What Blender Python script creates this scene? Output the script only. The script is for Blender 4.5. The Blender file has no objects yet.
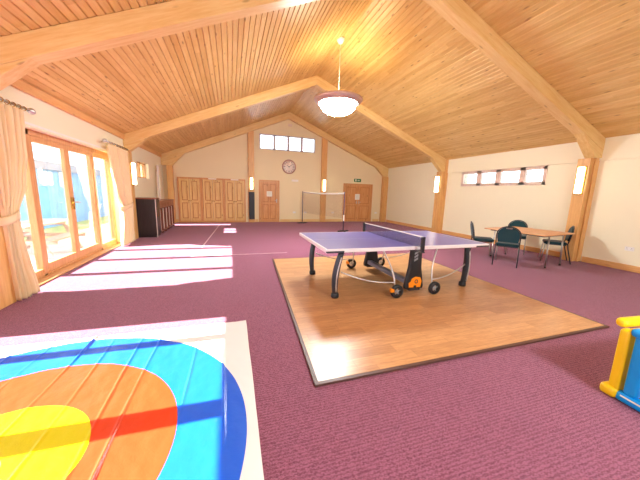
import bpy, bmesh, math, random
from mathutils import Vector, Matrix, noise
random.seed(7)
SC = bpy.context.scene
COL = SC.collection
PI = math.pi

# ------------------------------------------------------------------ helpers
class MB:
    """collects shapes into one bmesh"""
    def __init__(s): s.bm = bmesh.new()
    def poly(s, pts, idx=None):
        vs = [s.bm.verts.new(p) for p in pts]
        return s.bm.faces.new(vs)
    def box(s, x0, x1, y0, y1, z0, z1, bev=0.0, M=None, seg=1):
        r = bmesh.ops.create_cube(s.bm, size=1)
        vs = r['verts']
        sx, sy, sz = abs(x1-x0), abs(y1-y0), abs(z1-z0)
        for v in vs:
            v.co = Vector(((x0+x1)/2+v.co.x*sx, (y0+y1)/2+v.co.y*sy, (z0+z1)/2+v.co.z*sz))
        if bev > 0:
            es = list({e for v in vs for e in v.link_edges})
            rr = bmesh.ops.bevel(s.bm, geom=es, offset=min(bev, .45*min(sx, sy, sz)), segments=seg, affect='EDGES', profile=.5)
            vs = list({v for f in rr['faces'] for v in f.verts} | {v for v in vs if v.is_valid})
        if M is not None:
            for v in vs: v.co = M @ v.co
        return s
    def prism(s, pts, axis, a, b):
        """polygon pts (2D) extruded along axis from a to b; 2D axes are the other two in x,y,z order"""
        def P(p, t):
            if axis == 'y': return Vector((p[0], t, p[1]))
            if axis == 'x': return Vector((t, p[0], p[1]))
            return Vector((p[0], p[1], t))
        A = [s.bm.verts.new(P(p, a)) for p in pts]; B = [s.bm.verts.new(P(p, b)) for p in pts]
        n = len(pts)
        fs = [s.bm.faces.new(A), s.bm.faces.new(B[::-1])]
        for i in range(n):
            fs.append(s.bm.faces.new((A[i], B[i], B[(i+1) % n], A[(i+1) % n])))
        bmesh.ops.recalc_face_normals(s.bm, faces=fs)
        return s
    def tube(s, pts, r, n=10, cap=True, flat=1.0):
        pts = [Vector(p) for p in pts]; rs = r if isinstance(r, (list, tuple)) else [r]*len(pts)
        rings = []; up = None
        for i, p in enumerate(pts):
            t = (pts[min(i+1, len(pts)-1)]-pts[max(i-1, 0)]).normalized()
            if up is None:
                up = Vector((0, 0, 1)) if abs(t.z) < .9 else Vector((1, 0, 0))
            u = (up - t*up.dot(t)).normalized(); w = t.cross(u); up = u
            rings.append([s.bm.verts.new(p+u*math.cos(2*PI*k/n)*rs[i]+w*math.sin(2*PI*k/n)*rs[i]*flat) for k in range(n)])
        fs = []
        for a, b in zip(rings, rings[1:]):
            for k in range(n): fs.append(s.bm.faces.new((a[k], a[(k+1) % n], b[(k+1) % n], b[k])))
        if cap:
            fs.append(s.bm.faces.new(rings[0][::-1])); fs.append(s.bm.faces.new(rings[-1]))
        for f in fs: f.smooth = len(f.verts) == 4
        return s
    def lathe(s, prof, c=(0, 0, 0), n=24, axis='z'):
        """prof list of (radius, height) turned about axis through c"""
        c = Vector(c)
        def P(r, h, a):
            if axis == 'z': return c+Vector((r*math.cos(a), r*math.sin(a), h))
            if axis == 'y': return c+Vector((r*math.cos(a), h, r*math.sin(a)))
            return c+Vector((h, r*math.cos(a), r*math.sin(a)))
        rings = []
        for r, h in prof:
            if r < 1e-6: rings.append([s.bm.verts.new(P(0, h, 0))])
            else: rings.append([s.bm.verts.new(P(r, h, 2*PI*k/n)) for k in range(n)])
        fs = []
        for a, b in zip(rings, rings[1:]):
            for k in range(n):
                k2 = (k+1) % n
                if len(a) == 1 and len(b) == 1: continue
                if len(a) == 1: fs.append(s.bm.faces.new((a[0], b[k], b[k2])))
                elif len(b) == 1: fs.append(s.bm.faces.new((a[k], a[k2], b[0])))
                else: fs.append(s.bm.faces.new((a[k], a[k2], b[k2], b[k])))
        for f in fs: f.smooth = True
        bmesh.ops.recalc_face_normals(s.bm, faces=fs)
        return s
    def grid(s, nu, nv, fn, smooth=True):
        V = [[s.bm.verts.new(fn(i/nu, j/nv)) for j in range(nv+1)] for i in range(nu+1)]
        for i in range(nu):
            for j in range(nv):
                f = s.bm.faces.new((V[i][j], V[i+1][j], V[i+1][j+1], V[i][j+1])); f.smooth = smooth
        return s
    def xf(s, M):
        bmesh.ops.transform(s.bm, matrix=M, verts=s.bm.verts); return s
    def build(s, name, mat, parent=None, loc=None, bevel=0, smooth_angle=None):
        me = bpy.data.meshes.new(name); s.bm.to_mesh(me); s.bm.free()
        o = bpy.data.objects.new(name, me); COL.objects.link(o)
        me.materials.append(mat)
        if parent is not None: o.parent = parent
        if loc is not None: o.location = loc
        if bevel:
            m = o.modifiers.new('edge', 'BEVEL'); m.width = bevel; m.segments = 2; m.limit_method = 'ANGLE'
        return o

def thing(name, label, cat, loc=(0, 0, 0), rz=0, group=None):
    o = bpy.data.objects.new(name, None); COL.objects.link(o)
    o.location = loc; o.rotation_euler = (0, 0, rz); o.empty_display_size = .1
    o['label'] = label; o['category'] = cat
    if group: o['group'] = group
    return o
def tag(o, label, cat, group=None, kind=None):
    o['label'] = label; o['category'] = cat
    if group: o['group'] = group
    if kind: o['kind'] = kind
    return o
def struct(o, label, cat='structure', group=None):
    return tag(o, label, cat, group, 'structure')
def sthing(name, label, cat, loc=(0, 0, 0), group=None):
    o = thing(name, label, cat, loc, 0, group); o['kind'] = 'structure'; return o
def copy_tree(o, parent=None):
    c = o.copy(); COL.objects.link(c)
    if parent is not None:
        c.parent = parent
    for ch in list(o.children): copy_tree(ch, c)
    return c

# ------------------------------------------------------------------ materials
def srgb(r, g, b):
    f = lambda v: (v/255/12.92) if v/255 <= .04045 else ((v/255+.055)/1.055)**2.4
    return (f(r), f(g), f(b), 1)
class NT:
    def __init__(s, name):
        s.m = bpy.data.materials.new(name); s.m.use_nodes = True
        s.t = s.m.node_tree; s.p = s.t.nodes['Principled BSDF']; s.out = s.t.nodes['Material Output']
        s.co = s.n('ShaderNodeTexCoord')
    def n(s, ty, **k):
        x = s.t.nodes.new(ty)
        for a, v in k.items(): setattr(x, a, v)
        return x
    def l(s, a, b): s.t.links.new(a, b)
    def math(s, op, a, b=None, c=None):
        x = s.n('ShaderNodeMath', operation=op)
        for i, v in enumerate((a, b, c)):
            if v is None: continue
            if isinstance(v, (int, float)): x.inputs[i].default_value = v
            else: s.l(v, x.inputs[i])
        return x.outputs[0]
    def mix(s, fac, a, b, mode='MIX'):
        x = s.n('ShaderNodeMix', data_type='RGBA', blend_type=mode)
        for sock, v in ((x.inputs[0], fac), (x.inputs[6], a), (x.inputs[7], b)):
            if isinstance(v, (int, float)): sock.default_value = v
            elif isinstance(v, (tuple, list)): sock.default_value = v
            else: s.l(v, sock)
        return x.outputs[2]
    def mapping(s, scale=(1, 1, 1), src='Object', rot=(0, 0, 0)):
        m = s.n('ShaderNodeMapping'); m.inputs['Scale'].default_value = scale; m.inputs['Rotation'].default_value = rot
        s.l(s.co.outputs[src], m.inputs[0]); return m.outputs[0]
    def noise(s, vec, scale, detail=3, rough=.5):
        x = s.n('ShaderNodeTexNoise'); x.inputs['Scale'].default_value = scale; x.inputs['Detail'].default_value = detail
        x.inputs['Roughness'].default_value = rough; s.l(vec, x.inputs['Vector']); return x.outputs['Fac']
    def ramp(s, fac, stops):
        x = s.n('ShaderNodeValToRGB'); e = x.color_ramp.elements
        while len(e) < len(stops): e.new(.5)
        for i, (p, c) in enumerate(stops): e[i].position = p; e[i].color = c
        s.l(fac, x.inputs[0]); return x.outputs[0]
    def bump(s, h, strength=.3, dist=.01):
        b = s.n('ShaderNodeBump'); b.inputs['Strength'].default_value = strength; b.inputs['Distance'].default_value = dist
        s.l(h, b.inputs['Height']); s.l(b.outputs[0], s.p.inputs['Normal'])
    def set(s, **k):
        for a, v in k.items(): s.p.inputs[a.replace('_', ' ')].default_value = v
        return s
def plain(name, col, rough=.5, metal=0, var=.06, scale=12, bump=0):
    t = NT(name); v = t.noise(t.mapping(), scale)
    c1 = tuple(min(1, x*(1+var)) for x in col[:3])+(1,); c2 = tuple(x*(1-var) for x in col[:3])+(1,)
    t.l(t.mix(v, c2, c1), t.p.inputs['Base Color']); t.set(Roughness=rough, Metallic=metal)
    if bump: t.bump(t.noise(t.mapping(), scale*8, 4), bump, .004)
    return t.m
def wood(name, col, dark, axis='x', rough=.42, grain=1.0, knots=.5, board=None):
    """pine with long grain along axis, knots and (optionally) a tone per board"""
    t = NT(name)
    sc = {'x': (1.2, 14, 14), 'y': (14, 1.2, 14), 'z': (14, 14, 1.2)}[axis]
    v = t.mapping(sc)
    g = t.noise(v, 1.6*grain, 5, .6)
    g2 = t.noise(v, 5*grain, 3, .6)
    base = t.ramp(t.math('ADD', t.math('MULTIPLY', g, .7), t.math('MULTIPLY', g2, .3)), [(.3, dark), (.62, col)])
    if board:
        base = board(t, base)
    k = t.n('ShaderNodeTexVoronoi'); k.inputs['Scale'].default_value = 1.0
    ks = {'x': (1.7, 6, 6), 'y': (9, 2.4, 9), 'z': (6, 6, 1.7)}[axis]
    t.l(t.mapping(ks), k.inputs['Vector'])
    kd = t.ramp(k.outputs['Distance'], [(.05, (1, 1, 1, 1)), (.17 if axis == 'y' else .12, (0, 0, 0, 1))])
    kf = t.math('MULTIPLY', kd, knots)
    base = t.mix(kf, base, (dark[0]*.42, dark[1]*.30, dark[2]*.22, 1))
    t.l(base, t.p.inputs['Base Color']); t.set(Roughness=rough)
    t.bump(g2, .08, .003)
    return t.m

W = srgb
M_TIMBER_X = wood('pine_beam', W(234, 202, 140), W(218, 174, 104), 'x', knots=.55)
M_TIMBER_Z = wood('pine_post', W(228, 180, 114), W(208, 148, 84), 'z', knots=.5)
M_TIMBER_Y = wood('pine_trim', W(230, 180, 118), W(212, 150, 88), 'y', knots=.4)
M_DOORPINE = wood('knotty_pine_door', W(230, 196, 132), W(212, 164, 96), 'z', knots=.75, rough=.4)
M_DOORPINE2 = wood('deep_pine_door', W(220, 164, 104), W(198, 128, 72), 'z', knots=.75, rough=.4)
M_PANEL_SHADE = wood('panel_shade_brown', W(196, 128, 70), W(172, 102, 52), 'z', knots=0)  # darker brown that paints the shadow lines around door panels
M_FRAMEWOOD = wood('window_oak', W(214, 164, 112), W(192, 134, 84), 'z', knots=0)
def ceil_boards(t, base):
    sp = t.n('ShaderNodeSeparateXYZ'); t.l(t.co.outputs['Object'], sp.inputs[0])
    bid = t.math('FLOOR', t.math('DIVIDE', t.math('SUBTRACT', sp.outputs[0], 2.72), 0.0903))
    w1 = t.n('ShaderNodeTexWhiteNoise', noise_dimensions='1D'); t.l(bid, w1.inputs['W'])
    ly = t.math('FLOOR', t.math('ADD', t.math('DIVIDE', sp.outputs[1], 4.2), t.math('MULTIPLY', w1.outputs[0], 7.0)))
    cb = t.n('ShaderNodeCombineXYZ'); t.l(bid, cb.inputs[0]); t.l(ly, cb.inputs[1])
    w2 = t.n('ShaderNodeTexWhiteNoise', noise_dimensions='2D'); t.l(cb.outputs[0], w2.inputs['Vector'])
    tone = t.ramp(w2.outputs[0], [(0, (.84, .76, .66, 1)), (1, (1.0, 1.0, 1.0, 1))])
    return t.mix(1.0, base, tone, 'MULTIPLY')
M_CEIL = wood('pine_ceiling_boards', W(234, 202, 136), W(218, 174, 100), 'y', rough=.4, knots=.85, board=ceil_boards)
M_CREAM = plain('cream_paint', W(240, 232, 204), .6, var=.02, scale=2)
M_CREAM_FAR = plain('buff_paint', W(234, 218, 178), .6, var=.02, scale=2)
M_WHITE = plain('white_gloss', W(238, 236, 230), .35, var=.02)
M_BLACK = plain('black_plastic', W(26, 27, 32), .4, var=.1)
M_DKCHAR = plain('charcoal_powder_coat', W(46, 48, 56), .4, var=.1)
M_STEEL = plain('brushed_steel', W(190, 188, 186), .3, metal=.9, var=.05)
M_GREYTUBE = plain('silver_tube', W(205, 200, 200), .35, metal=.5, var=.04)
M_BRASS = plain('brass', W(214, 170, 70), .25, metal=1, var=.05)
M_ORANGE = plain('orange_plastic', W(245, 140, 20), .4, var=.04)
M_GREEN = plain('green_sign', W(40, 120, 66), .4, var=.04)
M_PAPER = plain('white_paper', W(246, 240, 226), .7, var=.02)

def carpet():
    t = NT('burgundy_carpet'); m = t.mapping()
    n2 = t.noise(m, 1.3, 3)
    wv = t.n('ShaderNodeTexWave', wave_type='BANDS', bands_direction='Y'); wv.inputs['Scale'].default_value = 14
    wv.inputs['Distortion'].default_value = 9; wv.inputs['Detail'].default_value = 3; wv.inputs['Detail Scale'].default_value = 5; wv.inputs['Detail Roughness'].default_value = .65
    t.l(m, wv.inputs['Vector'])
    n1 = t.noise(m, 90, 2, .6)
    f = t.math('ADD', t.math('MULTIPLY', wv.outputs['Fac'], .45), t.math('MULTIPLY', n1, .6))
    c = t.ramp(f, [(.25, W(106, 56, 76)), (.85, W(166, 104, 130))])
    c = t.mix(t.math('MULTIPLY', n2, .22), c, W(106, 42, 60))
    t.l(c, t.p.inputs['Base Color']); t.set(Roughness=.95, Sheen_Weight=.2, Sheen_Roughness=.45, Sheen_Tint=(1, .82, .95, 1))
    t.p.inputs['Specular IOR Level'].default_value = .15
    t.bump(f, .7, .006)
    return t.m
M_CARPET = carpet()

def laminate():
    t = NT('oak_laminate')
    sp = t.n('ShaderNodeSeparateXYZ'); t.l(t.co.outputs['Object'], sp.inputs[0])
    row = t.math('FLOOR', t.math('DIVIDE', sp.outputs[1], .13))
    w1 = t.n('ShaderNodeTexWhiteNoise', noise_dimensions='1D'); t.l(row, w1.inputs['W'])
    xx = t.math('ADD', t.math('DIVIDE', sp.outputs[0], .62), t.math('MULTIPLY', w1.outputs[0], 9))
    cb = t.n('ShaderNodeCombineXYZ'); t.l(row, cb.inputs[0]); t.l(t.math('FLOOR', xx), cb.inputs[1])
    w2 = t.n('ShaderNodeTexWhiteNoise', noise_dimensions='2D'); t.l(cb.outputs[0], w2.inputs['Vector'])
    g = t.noise(t.mapping((3, 30, 30)), 2.2, 5, .65)
    base = t.ramp(g, [(.3, W(178, 128, 84)), (.7, W(210, 162, 114))])
    tone = t.ramp(w2.outputs[0], [(0, (.84, .78, .72, 1)), (1, (1.06, 1.04, 1.0, 1))])
    base = t.mix(1.0, base, tone, 'MULTIPLY')
    fr = t.math('FRACT', t.math('DIVIDE', sp.outputs[1], .13)); fx = t.math('FRACT', xx)
    e1 = t.math('LESS_THAN', fr, .025); e2 = t.math('LESS_THAN', fx, .006)
    base = t.mix(t.math('MULTIPLY', t.math('MAXIMUM', e1, e2), .45), base, W(120, 70, 40))
    t.l(base, t.p.inputs['Base Color']); t.set(Roughness=.3)
    return t.m
M_LAM = laminate()

def glass():
    t = NT('clear_glass')
    t.t.nodes.remove(t.p)
    tr = t.n('ShaderNodeBsdfTransparent'); tr.inputs[0].default_value = (.96, .98, .97, 1)
    gl = t.n('ShaderNodeBsdfGlossy'); gl.inputs['Roughness'].default_value = .02
    fr = t.n('ShaderNodeFresnel'); fr.inputs[0].default_value = 1.45
    mx = t.n('ShaderNodeMixShader'); t.l(t.math('MULTIPLY', fr.outputs[0], .6), mx.inputs[0]); t.l(tr.outputs[0], mx.inputs[1]); t.l(gl.outputs[0], mx.inputs[2])
    t.l(mx.outputs[0], t.out.inputs[0]); return t.m
M_GLASS = glass()
def emit(name, col, s):
    t = NT(name); t.set(Roughness=.4)
    t.p.inputs['Base Color'].default_value = W(250, 246, 236)
    t.p.inputs['Emission Color'].default_value = col; t.p.inputs['Emission Strength'].default_value = s
    return t.m
M_BOWL = emit('opal_bowl', (.90, .97, .97, 1), 135)
M_SCONCE = emit('sconce_diffuser', (1, .9, .68, 1), 8)
def fabric(name, col, dark, scale=220):
    t = NT(name); n = t.noise(t.mapping(), scale, 2); v = t.noise(t.mapping(), 3, 2)
    t.l(t.mix(t.math('ADD', t.math('MULTIPLY', n, .5), t.math('MULTIPLY', v, .4)), dark, col), t.p.inputs['Base Color'])
    t.set(Roughness=.9, Sheen_Weight=.2); t.bump(n, .25, .002); return t.m
M_CURTAIN = fabric('cream_curtain', W(244, 222, 182), W(226, 196, 148))
M_TEAL = fabric('dark_teal_upholstery', W(18, 72, 82), W(8, 46, 56))

# ------------------------------------------------------------------ room numbers
XL, XR, XC = -2.75, 8.2, 2.72
D, BK = 13.62, -4.6
ZE, ZR = 2.89, 5.18
SL = (ZR-ZE)/(XR-XC)
def roof(x): return ZR-SL*abs(x-XC)

# floor and outside ground
struct(MB().box(XL-.3, XR+.3, BK-.2, D+.2, -.2, 0).build('floor', M_CARPET), 'burgundy textured carpet covering the hall floor', 'floor')

# ceiling: boards with real grooves, running the length of the hall
def ceiling():
    mb = MB(); bw = .0903; gw, gd = .009, .02
    prof = []
    def run(sgn, xend):
        out = []; k = 0
        while True:
            x0 = k*bw; x1 = x0+bw
            for dx, dz in ((x0+gw, 0), (x1-gw, 0), (x1, gd)):
                x = XC+sgn*dx; out.append((x, roof(x)+dz))
            k += 1
            if x1 > xend: break
        return out
    L = run(-1, XC-XL+.2); R = run(1, XR-XC+.2)
    low = L[::-1]+[(XC, ZR+.003)]+R
    a = [mb.bm.verts.new((x, BK-.1, z)) for x, z in low]; b = [mb.bm.verts.new((x, D+.1, z)) for x, z in low]
    for i in range(len(low)-1): mb.bm.faces.new((a[i], a[i+1], b[i+1], b[i]))
    up = [(low[0][0], low[0][1]+.16), (XC, ZR+.18), (low[-1][0], low[-1][1]+.16)]
    ua = [mb.bm.verts.new((x, BK-.1, z)) for x, z in up]; ub = [mb.bm.verts.new((x, D+.1, z)) for x, z in up]
    for i in range(2): mb.bm.faces.new((ua[i], ub[i], ub[i+1], ua[i+1]))
    mb.bm.faces.new((a[0], b[0], ub[0], ua[0])); mb.bm.faces.new((a[-1], ua[-1], ub[-1], b[-1]))
    return mb.build('ceiling', M_CEIL)
struct(ceiling(), 'vaulted ceiling of knotty tongue and groove pine boards', 'ceiling')

# walls
# openings on the left wall: (y0, y1, z0, z1)
DO = (4.56, 8.5, 0, 2.31)
NO = (-.14, 3.36, 0, 2.26)
W1 = (10.15, 11.45, 1.80, 2.32)
TD = (12.45, 13.0, 0, 2.2)
def wall_with(mb, x0, x1, ya, yb, ztop, ops):
    y = ya
    for (a, b, z0, z1) in sorted(ops):
        mb.box(x0, x1, y, a, 0, ztop)
        if z0 > 0: mb.box(x0, x1, a, b, 0, z0)
        mb.box(x0, x1, a, b, z1, ztop); y = b
    mb.box(x0, x1, y, yb, 0, ztop); return mb
struct(wall_with(MB(), XL-.3, XL, BK, D+.15, 2.9, [DO, NO, W1, TD]).build('wall_left', M_CREAM), 'cream wall with the glazed garden doors', 'wall')
RW = (5.39, 8.32, 1.88, 2.39)
mb = wall_with(MB(), XR, XR+.3, BK, D+.15, 2.4, [(RW[0], RW[1], RW[2], 2.395)])
mb.box(XR-.03, XR+.3, BK, D+.15, 2.402, 2.92)
struct(mb.build('wall_right', M_CREAM), 'cream wall with the high ribbon window', 'wall')
FW = (1.35, 4.07, 3.43, 4.13)
mb = MB()
def top(x): return roof(x)+.03
for (a, b, z0, flat) in ((XL-.1, FW[0], 0, None), (FW[1], XR+.1, 0, None)):
    mb.prism([(a, 0), (b, 0), (b, top(b)), (a, top(a))], 'y', D, D+.25)
mb.prism([(FW[0], 0), (FW[1], 0), (FW[1], FW[2]), (FW[0], FW[2])], 'y', D, D+.25)
mb.prism([(FW[0], FW[3]), (FW[1], FW[3]), (FW[1], top(FW[1])), (XC, top(XC)), (FW[0], top(FW[0]))], 'y', D, D+.25)
struct(mb.build('wall_far', M_CREAM_FAR), 'buff gable wall at the end of the hall', 'wall')
# wall behind the photographer, with an unseen wide window added to let in sky light
mb = MB(); BW = (-.6, 6.6, .7, 2.7)
for (a, b) in ((XL-.1, BW[0]), (BW[1], XR+.1)):
    mb.prism([(a, 0), (b, 0), (b, top(b)), (a, top(a))], 'y', BK-.25, BK)
mb.prism([(BW[0], 0), (BW[1], 0), (BW[1], BW[2]), (BW[0], BW[2])], 'y', BK-.25, BK)
mb.prism([(BW[0], BW[3]), (BW[1], BW[3]), (BW[1], top(BW[1])), (XC, top(XC)), (BW[0], top(BW[0]))], 'y', BK-.25, BK)
struct(mb.build('wall_back', M_CREAM), 'cream gable wall behind the photographer', 'wall')
wb = sthing('added_window', 'unseen wide window added behind the photographer for sky light', 'window', (0, 0, 0))
mb = MB(); mb.box(BW[0], BW[1], BK-.2, BK-.1, BW[2], BW[2]+.07); mb.box(BW[0], BW[1], BK-.2, BK-.1, BW[3]-.07, BW[3])
for k in range(7):
    x = BW[0]+(BW[1]-BW[0])*k/6; mb.box(x-.035, x+.035, BK-.2, BK-.1, BW[2], BW[3])
mb.build('window_frame', M_FRAMEWOOD, wb)
MB().box(BW[0], BW[1], BK-.155, BK-.15, BW[2], BW[3]).build('pane', M_GLASS, wb)

# skirting and wall plate trims
for nm, y0, y1 in (('baseboard_right', 9.36, 13.3), ('baseboard_right_middle', 4.58, 9.06), ('baseboard_right_near', BK, 4.26)):
    struct(MB().box(XR-.022, XR, y0, y1, 0, .135, .006).build(nm, M_TIMBER_Y), 'pine skirting board along the right wall', 'skirting', 'right wall skirting')
for nm, x0, x1 in (('baseboard_far', -2.72, -2.24), ('baseboard_far_second', 1.12, 1.27), ('baseboard_far_third', 2.33, 4.38), ('baseboard_far_fourth', 4.72, 5.64), ('baseboard_far_fifth', 7.5, 7.88)):
    struct(MB().box(x0, x1, D-.022, D, 0, .135, .006).build(nm, M_TIMBER_X), 'pine skirting board along the gable wall', 'skirting', 'gable wall skirting')
struct(MB().box(XL, XL+.02, 8.52, 9.06, 0, .135).box(XL, XL+.02, 9.36, 12.4, 0, .135).box(XL, XL+.02, 3.4, 4.2, 0, .135).build('baseboard_left', M_TIMBER_Y), 'pine skirting board along the glazed wall', 'skirting')
struct(MB().box(XL, XL+.05, BK, D-.25, 2.765, 2.9, .006).build('trim_left', M_TIMBER_Y), 'pine wall plate board under the left eave', 'trim')

# trusses and columns
PL, PD = .12, .27          # how far the columns stand into the hall, left and right
def truss(y0, y1, label, depth=.27, knee=.52, zk=2.46, PL=PL):
    e = .004; ang = math.atan(SL)
    t = sthing('roof_truss', label, 'roof truss', (XC, (y0+y1)/2, 0))
    h = (y1-y0)/2
    for s in (-1, 1):
        xe = XL if s < 0 else XR
        xi = XL+PL if s < 0 else XR-PD
        xk = xi-s*knee
        Mi = (Matrix.Translation((0, 0, ZR)) @ Matrix.Rotation(s*ang, 4, 'Y')).inverted()
        def put(name, pts):
            mb = MB().prism([(x-XC, z) for x, z in pts], 'y', -h, h).xf(Mi)
            o = mb.build(name, M_TIMBER_X, t, bevel=.008); o.matrix_local = Mi.inverted(); return o
        put('rafter', [(XC, ZR-e), (xe, roof(xe)-e), (xe, roof(xe)-depth), (xk, roof(xk)-depth), (XC, ZR-depth-.02)])
        h2 = h; h -= .004
        put('knee_brace', [(xe+s*-.002, roof(xe)-depth-.001), (xe-s*.002, zk), (xi, zk), (xk, roof(xk)-depth-.001)])
        h = h2
    return t
TY = [(4.24, 4.45), (9.08, 9.28)]
truss(*TY[0], 'near pine roof truss crossing above the curtain rod')
truss(*TY[1], 'second pine roof truss behind the pendant lamp')
truss(13.4, 13.61, 'pine roof truss against the gable wall', .28, .5, 2.46, .42)
truss(-.45, -.25, 'pine roof truss overhead behind the photographer')
def column(x0, x1, y0, y1, zt, label):
    struct(MB().box(x0, x1, y0, y1, 0, zt, .006).build('timber_column', M_TIMBER_Z), label, 'column')
column(XL, XL+PL, 4.05, 4.34, 2.457, 'pine column left of the garden doors')
column(XL, XL+PL, 9.04, 9.32, 2.457, 'pine column between curtain and black cabinet')
column(XR-PD, XR, 4.32, 4.57, 2.457, 'pine column beside the small table and chairs')
column(XR-PD, XR, 9.06, 9.35, 2.457, 'pine column in the middle of the right wall')
column(XL+.2, XL+.42, 13.36, 13.61, 2.457, 'pine corner column left of the cupboards')
column(XR-PD, XR, 13.36, 13.61, 2.457, 'pine corner column right of the double door')
# slim upper column piece beside the wide face, as on the right hand columns
for y0, lab in ((4.285, 'narrow pine upright on the near edge of the column by the small table'), (9.03, 'narrow pine upright on the near edge of the middle right column')):
    struct(MB().box(XR-.14, XR, y0, y0+.028, .0, 2.9, .004).build('column_trim', M_TIMBER_Z), lab, 'column')
for (xa, xb, lab) in ((.82, 1.09, 'pine column between the cupboards and the single door'), (4.40, 4.68, 'pine column behind the badminton net')):
    zt = min(roof(xa), roof(xb))-.2
    struct(MB().box(xa, xb, D-.14, D-.001, 0, zt, .006).build('timber_column', M_TIMBER_Z), lab, 'column')

# ------------------------------------------------------------------ windows
def ribbon(name, label, cat, axis, fixed, a, b, z0, z1, mull, mat, t=.07, depth=.1, fw=.05):
    """a row of panes; axis 'y' = on a side wall, 'x' = on the gable"""
    w = sthing(name, label, cat)
    def bx(mb, p, q, za, zb, d0=0, d1=depth):
        if axis == 'y': mb.box(fixed+d0, fixed+d1, p, q, za, zb, .004)
        else: mb.box(p, q, fixed+d0, fixed+d1, za, zb, .004)
    mb = MB(); bx(mb, a, b, z0, z0+fw); bx(mb, a, b, z1-fw, z1); bx(mb, a, a+fw, z0, z1); bx(mb, b-fw, b, z0, z1)
    for m in mull: bx(mb, m-t/2, m+t/2, z0, z1)
    mb.build('window_frame', mat, w)
    es = [a]+list(mull)+[b]
    for p, q in zip(es, es[1:]):
        mb = MB(); bx(mb, p+.03, q-.03, z0+.03, z1-.03, depth*.5, depth*.5+.006); mb.build('pane', M_GLASS, w)
    return w
def mkframe(): return wood('pale_frame_wood', W(230, 208, 196), W(214, 188, 174), 'z', knots=0)  # one even pale wood tone for the ribbon window frame
M_FRPALE = mkframe()
ribbon('window_1', 'small high window above the black cabinet', 'window', 'y', XL-.2, W1[0], W1[1], W1[2], W1[3], [10.8], M_FRAMEWOOD)
ribbon('window_2', 'ribbon window of four panes high on the right wall', 'window', 'y', XR-.012, RW[0], RW[1], RW[2], 2.395, [6.05, 6.84, 7.56], M_FRPALE, t=.17, depth=.09, fw=.09)
M_FRLILAC = plain('pale_frame_paint', W(206, 196, 204), .45, var=.03)
ribbon('window_3', 'clerestory window of four panes in the gable', 'window', 'x', D-.015, FW[0], FW[1], FW[2], FW[3], [2.05, 2.72, 3.39], M_FRLILAC, t=.11, depth=.1)
# tall narrow exit door in the left wall corner
w = sthing('door_4', 'narrow glazed door in the corner behind the brown sideboard', 'door')
mb = MB(); x0, x1 = XL-.2, XL-.12
mb.box(x0, x1, TD[0], TD[0]+.06, 0, TD[3]); mb.box(x0, x1, TD[1]-.06, TD[1], 0, TD[3]); mb.box(x0, x1, TD[0], TD[1], TD[3]-.08, TD[3]); mb.box(x0, x1, TD[0], TD[1], 0, .12)
mb.build('door_frame', M_WHITE, w)
MB().box(XL-.165, XL-.159, TD[0]+.05, TD[1]-.05, .1, TD[3]-.06).build('pane', M_GLASS, w)

# garden doors: two side lights and a double door
GX0, GX1 = XL-.24, XL-.14     # frame depth
g = sthing('door_1', 'oak framed garden doors with side panels of glass', 'door')
ys = [4.56, 5.47, 6.54, 7.56, 8.5]
mb = MB()
mb.box(GX0, GX1, ys[0], ys[-1], 2.22, 2.31, .005); mb.box(GX0, GX1, ys[0], ys[-1], 0, .06, .005)
for y in (ys[0]+.035, ys[1], ys[3], ys[4]-.035): mb.box(GX0, GX1, y-.04, y+.04, 0, 2.31, .005)
mb.build('door_frame', M_FRAMEWOOD, g)
def leaf(y0, y1, name, hinge):
    mb = MB(); s = .075; x0, x1 = GX0+.02, GX1-.01
    mb.box(x0, x1, y0, y0+s, .06, 2.22, .005); mb.box(x0, x1, y1-s, y1, .06, 2.22, .005)
    mb.box(x0, x1, y0+s, y1-s, .06, .2, .005); mb.box(x0, x1, y0+s, y1-s, 2.14, 2.22, .005)
    lf = mb.build(name, M_FRAMEWOOD, g)
    MB().box(x0+.03, x0+.036, y0+s-.01, y1-s+.01, .19, 2.15).build('pane', M_GLASS, lf)
    return lf
l1 = leaf(ys[1]+.04, ys[2], 'door_leaf', 0); l2 = leaf(ys[2], ys[3]-.04, 'door_leaf', 1)
for y0, y1 in ((ys[0]+.07, ys[1]-.04), (ys[3]+.04, ys[4]-.07)):
    fx = MB().box(GX0+.02, GX1-.01, y0, y1, .06, .14).box(GX0+.02, GX1-.01, y0, y1, 2.14, 2.22).build('side_panel', M_FRAMEWOOD, g)
    MB().box(GX0+.05, GX0+.056, y0-.01, y1+.01, .13, 2.15).build('pane', M_GLASS, fx)
# handles
hx = GX1-.01
mb = MB().box(hx, hx+.012, ys[2]-.06, ys[2]-.02, 1.03, 1.26, .004); mb.tube([(hx+.005, ys[2]-.04, 1.17), (hx+.055, ys[2]-.04, 1.17), (hx+.06, ys[2]-.14, 1.165)], .009); mb.build('handle', M_BRASS, l1)
mb = MB().box(hx, hx+.012, ys[2]+.02, ys[2]+.06, 1.03, 1.26, .004); mb.tube([(hx+.005, ys[2]+.04, 1.17), (hx+.055, ys[2]+.04, 1.17), (hx+.06, ys[2]+.14, 1.165)], .009); mb.build('handle', M_BRASS, l2)
MB().box(XL-.28, XL+.03, ys[0], ys[-1], 0.001, .022, .004).build('threshold', M_FRAMEWOOD, g)
MB().box(XL-.002, XL+.012, ys[0]-.05, ys[-1]+.05, 2.33, 2.36, .003).build('drip_rail', M_WHITE, g)
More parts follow.
